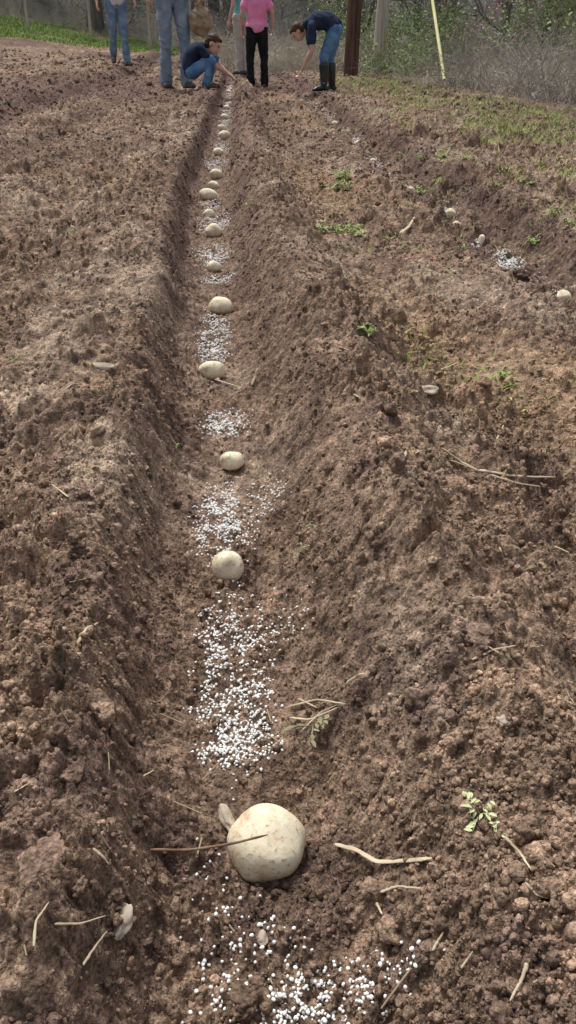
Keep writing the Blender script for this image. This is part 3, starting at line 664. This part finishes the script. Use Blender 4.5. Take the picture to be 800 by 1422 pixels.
def person(J,s,base,label,topm,botm,hairm,boots=False,sleeve='short',hem=.062,footm=None,longhair=False,curl=1.0,sc=1.0,slim=1.0):
    J={k:Vector(v) for k,v in J.items()}
    side=(J['shL']-J['shR']).normalized();fr=J['face'].normalized()
    up=(J['head']-J['neck']).normalized()
    hs=max(s,.86)
    z=up-up.dot(fr)*fr
    if z.length<.2: z=(J['head']-J['chest']).normalized();z=z-z.dot(fr)*fr
    z.normalize();x=fr.cross(z).normalized();M=Matrix((x,fr,z)).transposed()
    hc=J['head']
    def hp(a,b_,c): return hc+M@Vector((a,b_,c))*hs
    def torso(e): 
        return loft([(J['pel'],(.150*s+e)*slim,(.105*s+e)),(J['waist'],(.130*s+e)*slim,(.092*s+e)),(J['chest'],(.160*s+e)*slim,(.108*s+e)),(J['chest'].lerp(J['neck'],.55),(.135*s+e)*slim,(.085*s+e)),(J['neck'],.062*s+e*.5,.060*s+e*.5)],side,20)
    def arm(q,e,frac=1.0):
        sh,el,w_=J['sh'+q],J['el'+q],J['wr'+q]
        inn=sh.lerp(J['chest'],.35)
        if frac<1:
            return loft([(inn,.05*s+e,.05*s+e),(sh,.050*s+e*.8,.050*s+e*.8),(sh.lerp(el,.3),.050*s+e,.050*s+e),(sh.lerp(el,.58),.048*s+e*1.1,.048*s+e*1.1)],side,14)
        return loft([(inn,.05*s+e,.05*s+e),(sh,.052*s+e,.052*s+e),(sh.lerp(el,.5),.044*s+e,.044*s+e),(el,.037*s+e,.037*s+e),(el.lerp(w_,.3),.037*s+e,.036*s+e),(w_,.025*s+e,.021*s+e)],side,14)
    def leg(q,e,h=None):
        hi,kn,an=J['hip'+q],J['kn'+q],J['an'+q]
        ra=(.036*s+e) if h is None else h*s
        return loft([(hi+(hi-kn).normalized()*.02,(.086*s+e)*slim,.092*s+e),(hi.lerp(kn,.45),(.072*s+e)*slim,.078*s+e),(kn,(.053*s+e)*slim,.056*s+e),(kn.lerp(an,.35),.050*s+e if h is None else max(.056*s,ra*.9),.055*s+e if h is None else max(.06*s,ra*.9)),(an,ra,ra)],side,16)
    parts=[torso(0)]
    parts.append(loft([(J['chest'].lerp(J['neck'],.8),.06*s,.06*s),(J['neck'],.052*s,.054*s),(hc-z*.05*hs,.052*s,.055*s)],side,14))
    parts+= [ell(hp(0,-.008,.025),(.074*hs,.092*hs,.088*hs),M),ell(hp(0,.028,-.03),(.058*hs,.062*hs,.078*hs),M),ell(hp(0,.048,-.085),(.030*hs,.028*hs,.024*hs),M),
             ell(hp(0,.094,-.018),(.012*hs,.020*hs,.014*hs),M),ell(hp(0,.088,.004),(.009*hs,.014*hs,.026*hs),M),ell(hp(0,.074,.030),(.048*hs,.014*hs,.010*hs),M),
             ell(hp(.076,-.005,-.005),(.010*hs,.020*hs,.030*hs),M),ell(hp(-.076,-.005,-.005),(.010*hs,.020*hs,.030*hs),M)]
    for q in'LR':
        parts+=[arm(q,0),leg(q,0)]
        an,toe=J['an'+q],J['toe'+q];heel=an+(an-toe).normalized()*.03*s;heel.z=toe.z
        parts.append(loft([(heel+vl(0,0,.012),.032*s,.03*s),(an.lerp(toe,.5)*1.0,.038*s,.03*s),(toe,.034*s,.018*s)],(an-J['kn'+q]).cross(toe-an),12))
        w_=J['wr'+q];d=(w_-J['el'+q]).normalized();a=J.get('palm'+q,None) or vl(0,1,0);a=(a-a.dot(d)*d).normalized();nrm=d.cross(a)
        if nrm.dot((J['chest']-w_))<0: nrm=-nrm
        parts.append(loft([(w_,.024*s,.018*s),(w_+d*.045*s,.038*s,.017*s),(w_+d*.09*s,.040*s,.014*s)],a,12))
        for i,ln in enumerate((.062,.074,.070,.054)):
            b0=w_+d*.085*s+a*(i-1.5)*.0215*s;c=curl
            p1=b0+(d*math.cos(.35*c)+nrm*math.sin(.35*c))*ln*.45*s;p2=p1+(d*math.cos(.9*c)+nrm*math.sin(.9*c))*ln*.33*s;p3=p2+(d*math.cos(1.4*c)+nrm*math.sin(1.4*c))*ln*.25*s
            parts.append(loft([(b0,.0095*s,.0095*s),(p1,.0088*s,.0088*s),(p2,.008*s,.008*s),(p3,.0065*s,.0065*s)],a,8,2))
        b0=w_+d*.03*s-a*.030*s
        parts.append(loft([(b0,.012*s,.012*s),(b0+(d*.7-a*.7+nrm*.3).normalized()*.035*s,.0105*s,.0105*s),(b0+(d*.9-a*.75+nrm*.7).normalized()*.066*s,.0085*s,.0085*s)],nrm,8,2))
    body=union('person',parts,.0062 if s<.85 else .0068,m_skin,label=label,cat="person",smooth=2,loc=tuple(base))
    body.scale=(sc,)*3
    e=.014*s+.003
    tp=[loft([(J['pel'].lerp(J['waist'],.55),(.148*s+e*.3)*slim,.108*s+e*.3),(J['pel'],(.158*s+e*.5)*slim,.118*s+e*.5),(J['hipL'].lerp(J['hipR'],.5),.15*s*slim,.112*s)],side,20)]
    for q in'LR': tp.append(leg(q,e,hem if not boots else .05))
    union('trousers',tp,.008,botm,parent=body,fold=.014*s,fscale=17,seed=int(base[0]*31+90))
    e=.014*s+.005
    t0=J['pel'].lerp(J['waist'],.15)
    tp=[loft([(t0,(.165*s+e)*slim,.125*s+e),(J['waist'],(.142*s+e)*slim,.104*s+e),(J['chest'],(.164*s+e)*slim,.114*s+e),(J['chest'].lerp(J['neck'],.6),(.125*s+e)*slim,.085*s+e),(J['chest'].lerp(J['neck'],.86),.070*s+e,.068*s+e)],side,20)]
    for q in'LR': tp.append(arm(q,e,.6 if sleeve=='short' else 1.0))
    union('shirt',tp,.008,topm,parent=body,fold=.013*s,fscale=14,seed=int(base[0]*17+60))
    for q in'LR':
        an,toe,kn=J['an'+q],J['toe'+q],J['kn'+q];hv=(toe-an);hv.z=0;hv.normalize()
        sd=hv.cross(vl(0,0,1))
        hl=an-hv*.045*s;hl.z=an.z-.045*s
        fp=[loft([(hl,.040*s,.036*s),(an.lerp(toe,.45)-vl(0,0,.012*s),.046*s,.040*s),(toe,.044*s,.026*s)],sd,14),loft([(an-vl(0,0,.03*s),.045*s,.05*s),(an+(kn-an).normalized()*.05*s,.043*s,.045*s)],sd,14)]
        if boots: fp.append(loft([(an,.052*s,.056*s),(an.lerp(kn,.35),.064*s,.068*s),(an.lerp(kn,.72),.078*s,.080*s)],sd,16))
        union('boot' if boots else 'shoe',fp,.008,footm or m_shoe,parent=body,smooth=2)
    hpz=[ell(hp(0,-.022,.045),(.084*hs,.094*hs,.080*hs),M),ell(hp(0,-.045,.01),(.080*hs,.068*hs,.085*hs),M),ell(hp(0,.045,.085),(.055*hs,.035*hs,.022*hs),M)]
    if longhair: hpz+=[ell(hp(0,-.075,-.06),(.075*hs,.04*hs,.12*hs),M)]
    union('hair',hpz,.008,hairm,parent=body,fold=.006,fscale=60)
    for sx in(-.03,.03):
        v,f=ell(hp(sx,.083,.012),(.011*hs,.008*hs,.007*hs),M);me=bpy.data.meshes.new('eye');me.from_pydata([p[:] for p in v],[],f);obj('eye',me,m_eye,parent=body)
    v,f=ell(hp(0,.083,-.052),(.022*hs,.009*hs,.007*hs),M);me=bpy.data.meshes.new('lips');me.from_pydata([p[:] for p in v],[],f);obj('lips',me,m_lip,parent=body)
    return body
def stand(H,f,spread=.09,stride=0,lift=0,wrL=None,wrR=None,head=None):
    s=H/1.75;f=Vector((f[0],f[1],0)).normalized();l=Vector((-f.y,f.x,0));u=Vector((0,0,1))
    def P(a,b_,c): return l*a*s+f*b_*s+u*c*s
    J=dict(pel=P(0,0,.97),waist=P(0,.01,1.10),chest=P(0,.01,1.30),neck=P(0,-.01,1.50),head=P(0,.015,1.635),face=f if head is None else Vector(head),
      shL=P(.175,-.01,1.42),shR=P(-.175,-.01,1.42),elL=P(.235,-.05,1.13),elR=P(-.235,-.05,1.13),wrL=P(.25,.05,.89),wrR=P(-.25,.05,.89),
      hipL=P(.09,0,.92),hipR=P(-.09,0,.92),knL=P(spread,.03+stride*.5,.50),knR=P(-spread,.03-stride*.25,.50),anL=P(spread,stride,.08),anR=P(-spread,-stride,.08+lift),
      toeL=P(spread+.03,.15+stride,.03),toeR=P(-spread-.03,.13-stride,.03+lift*.35))
    J['palmL']=f.copy();J['palmR']=f.copy()
    if wrL: J['wrL']=P(*wrL);J['elL']=(J['shL']+J['wrL'])/2+P(.05,-.06,0)
    if wrR: J['wrR']=P(*wrR);J['elR']=(J['shR']+J['wrR'])/2+P(-.05,-.06,0)
    return J,s
b1=site(246,125)
J,s=stand(1.64,(.35,-1),spread=.105,stride=.05,wrL=(.27,.12,.93),wrR=(-.30,.10,.93))
person(J,s,b1,"person in faded jeans and light shirt holding a sack",m_white,m_jeanl,m_hair,hem=.070,sleeve='long',curl=1.3,slim=.95)
hand=Vector(b1)+J['wrL']+Vector((.01,-.02,-.09))
sv=loft([((0,0,0),.03,.03),((0.0,0,-.03),.045,.04),((.005,0,-.08),.105,.085),((.01,0,-.15),.125,.10),((.01,0,-.21),.115,.09),((.01,0,-.24),.08,.065)],(1,0,0),24)
union('burlap_sack',[sv,ell((.06,.0,-.20),(.06,.065,.055)),ell((-.05,-.03,-.20),(.06,.065,.05)),ell((0,0,.03),(.05,.04,.03))],.008,m_burlap,fold=.022,fscale=15,label="brown burlap sack of potatoes held by its neck",cat="sack",loc=tuple(hand))
b2=site(168,90)
J,s=stand(1.58,(.35,-1),spread=.085,stride=.14,lift=.10,wrL=(.30,.12,.98),wrR=(-.32,.05,.95))
person(J,s,b2,"person in blue jeans and light shirt walking",m_white,m_jean,m_hair,hem=.066,sleeve='short',slim=.95)
b3=site(358,121)
J,s=stand(1.16,(-.1,1),spread=.13,wrL=(.27,.05,.93),wrR=(-.29,.0,.97))
person(J,s,b3,"child in pink shirt and black flared pants standing",m_pinkc,m_black,m_hairl,hem=.076,longhair=True,slim=1.1)
dv=ray(337,114);b4y=b3.y+1.0;b4x=dv[0]/dv[1]*b4y;b4=Vector((b4x,b4y,Hs(b4x,b4y)))
J,s=stand(1.22,(-.9,1),spread=.06)
person(J,s,b4,"child in teal shirt and pale trousers standing",m_teal,m_khaki,m_hair,hem=.052,slim=.8)
b5=site(450,128)
J=dict(pel=(.11,0,.70),waist=(.03,0,.765),chest=(-.10,0,.765),neck=(-.235,0,.71),head=(-.335,-.01,.645),face=(-.6,-.15,-.8),
 shL=(-.18,-.135,.70),shR=(-.18,.135,.70),elL=(-.175,-.17,.46),elR=(-.16,.15,.46),wrL=(-.29,-.12,.25),wrR=(-.25,.10,.29),palmL=(0,1,0),palmR=(0,1,0),
 hipL=(.11,-.075,.66),hipR=(.12,.075,.66),knL=(-.015,-.085,.385),knR=(.08,.10,.37),anL=(-.01,-.09,.075),anR=(.11,.10,.075),toeL=(-.14,-.10,.03),toeR=(-.02,.11,.03))
person(J,.80,b5,"person in navy shirt, jeans and boots bending down",m_navy,m_jeanb,m_hair,boots=True,footm=m_rubber,sc=.80)
b6=site(287,124)
J=dict(pel=(-.14,0,.17),waist=(-.165,0,.26),chest=(-.10,0,.345),neck=(-.01,-.01,.385),head=(.09,-.03,.405),face=(.85,-.35,-.45),
 shL=(-.05,.115,.38),shR=(-.05,-.12,.38),elL=(.10,.14,.25),elR=(.12,-.13,.22),wrL=(.24,.06,.15),wrR=(.27,-.06,.12),palmL=(0,1,0),palmR=(0,1,0),
 hipL=(-.13,.07,.17),hipR=(-.13,-.07,.17),knL=(.10,.11,.31),knR=(.075,-.14,.28),anL=(.02,.11,.06),anR=(.0,-.13,.06),toeL=(.13,.12,.025),toeR=(.11,-.14,.025))
person(J,.62,b6,"child in navy shirt crouching and reaching into the furrow",m_navy,m_jeanb,m_hair,sc=.96)

# ---------------------------------------------------------------- light
wd=bpy.data.worlds.new("World");scn.world=wd;wd.use_nodes=True;nt=wd.node_tree;N=nt.nodes;L=nt.links
sky=N.new('ShaderNodeTexSky');sky.sky_type='NISHITA';sky.sun_disc=False
EL=math.radians(62);AZ=math.radians(-24)
sky.sun_elevation=EL;sky.sun_rotation=AZ;sky.dust_density=4
hs=N.new('ShaderNodeHueSaturation');hs.inputs['Saturation'].default_value=.35;L.new(sky.outputs[0],hs.inputs['Color'])
L.new(hs.outputs[0],N['Background'].inputs[0]);N['Background'].inputs[1].default_value=.15
sl=bpy.data.lights.new('sun','SUN');sl.energy=3.0;sl.angle=math.radians(18);sl.color=(1,.975,.93)
so=bpy.data.objects.new('sun',sl);COL.objects.link(so)
dirv=Vector((math.sin(AZ)*math.cos(EL),math.cos(AZ)*math.cos(EL),math.sin(EL)))
so.rotation_euler=dirv.to_track_quat('Z','Y').to_euler();so.location=dirv*30
scn.view_settings.view_transform='Standard';scn.view_settings.look='None';scn.view_settings.exposure=0
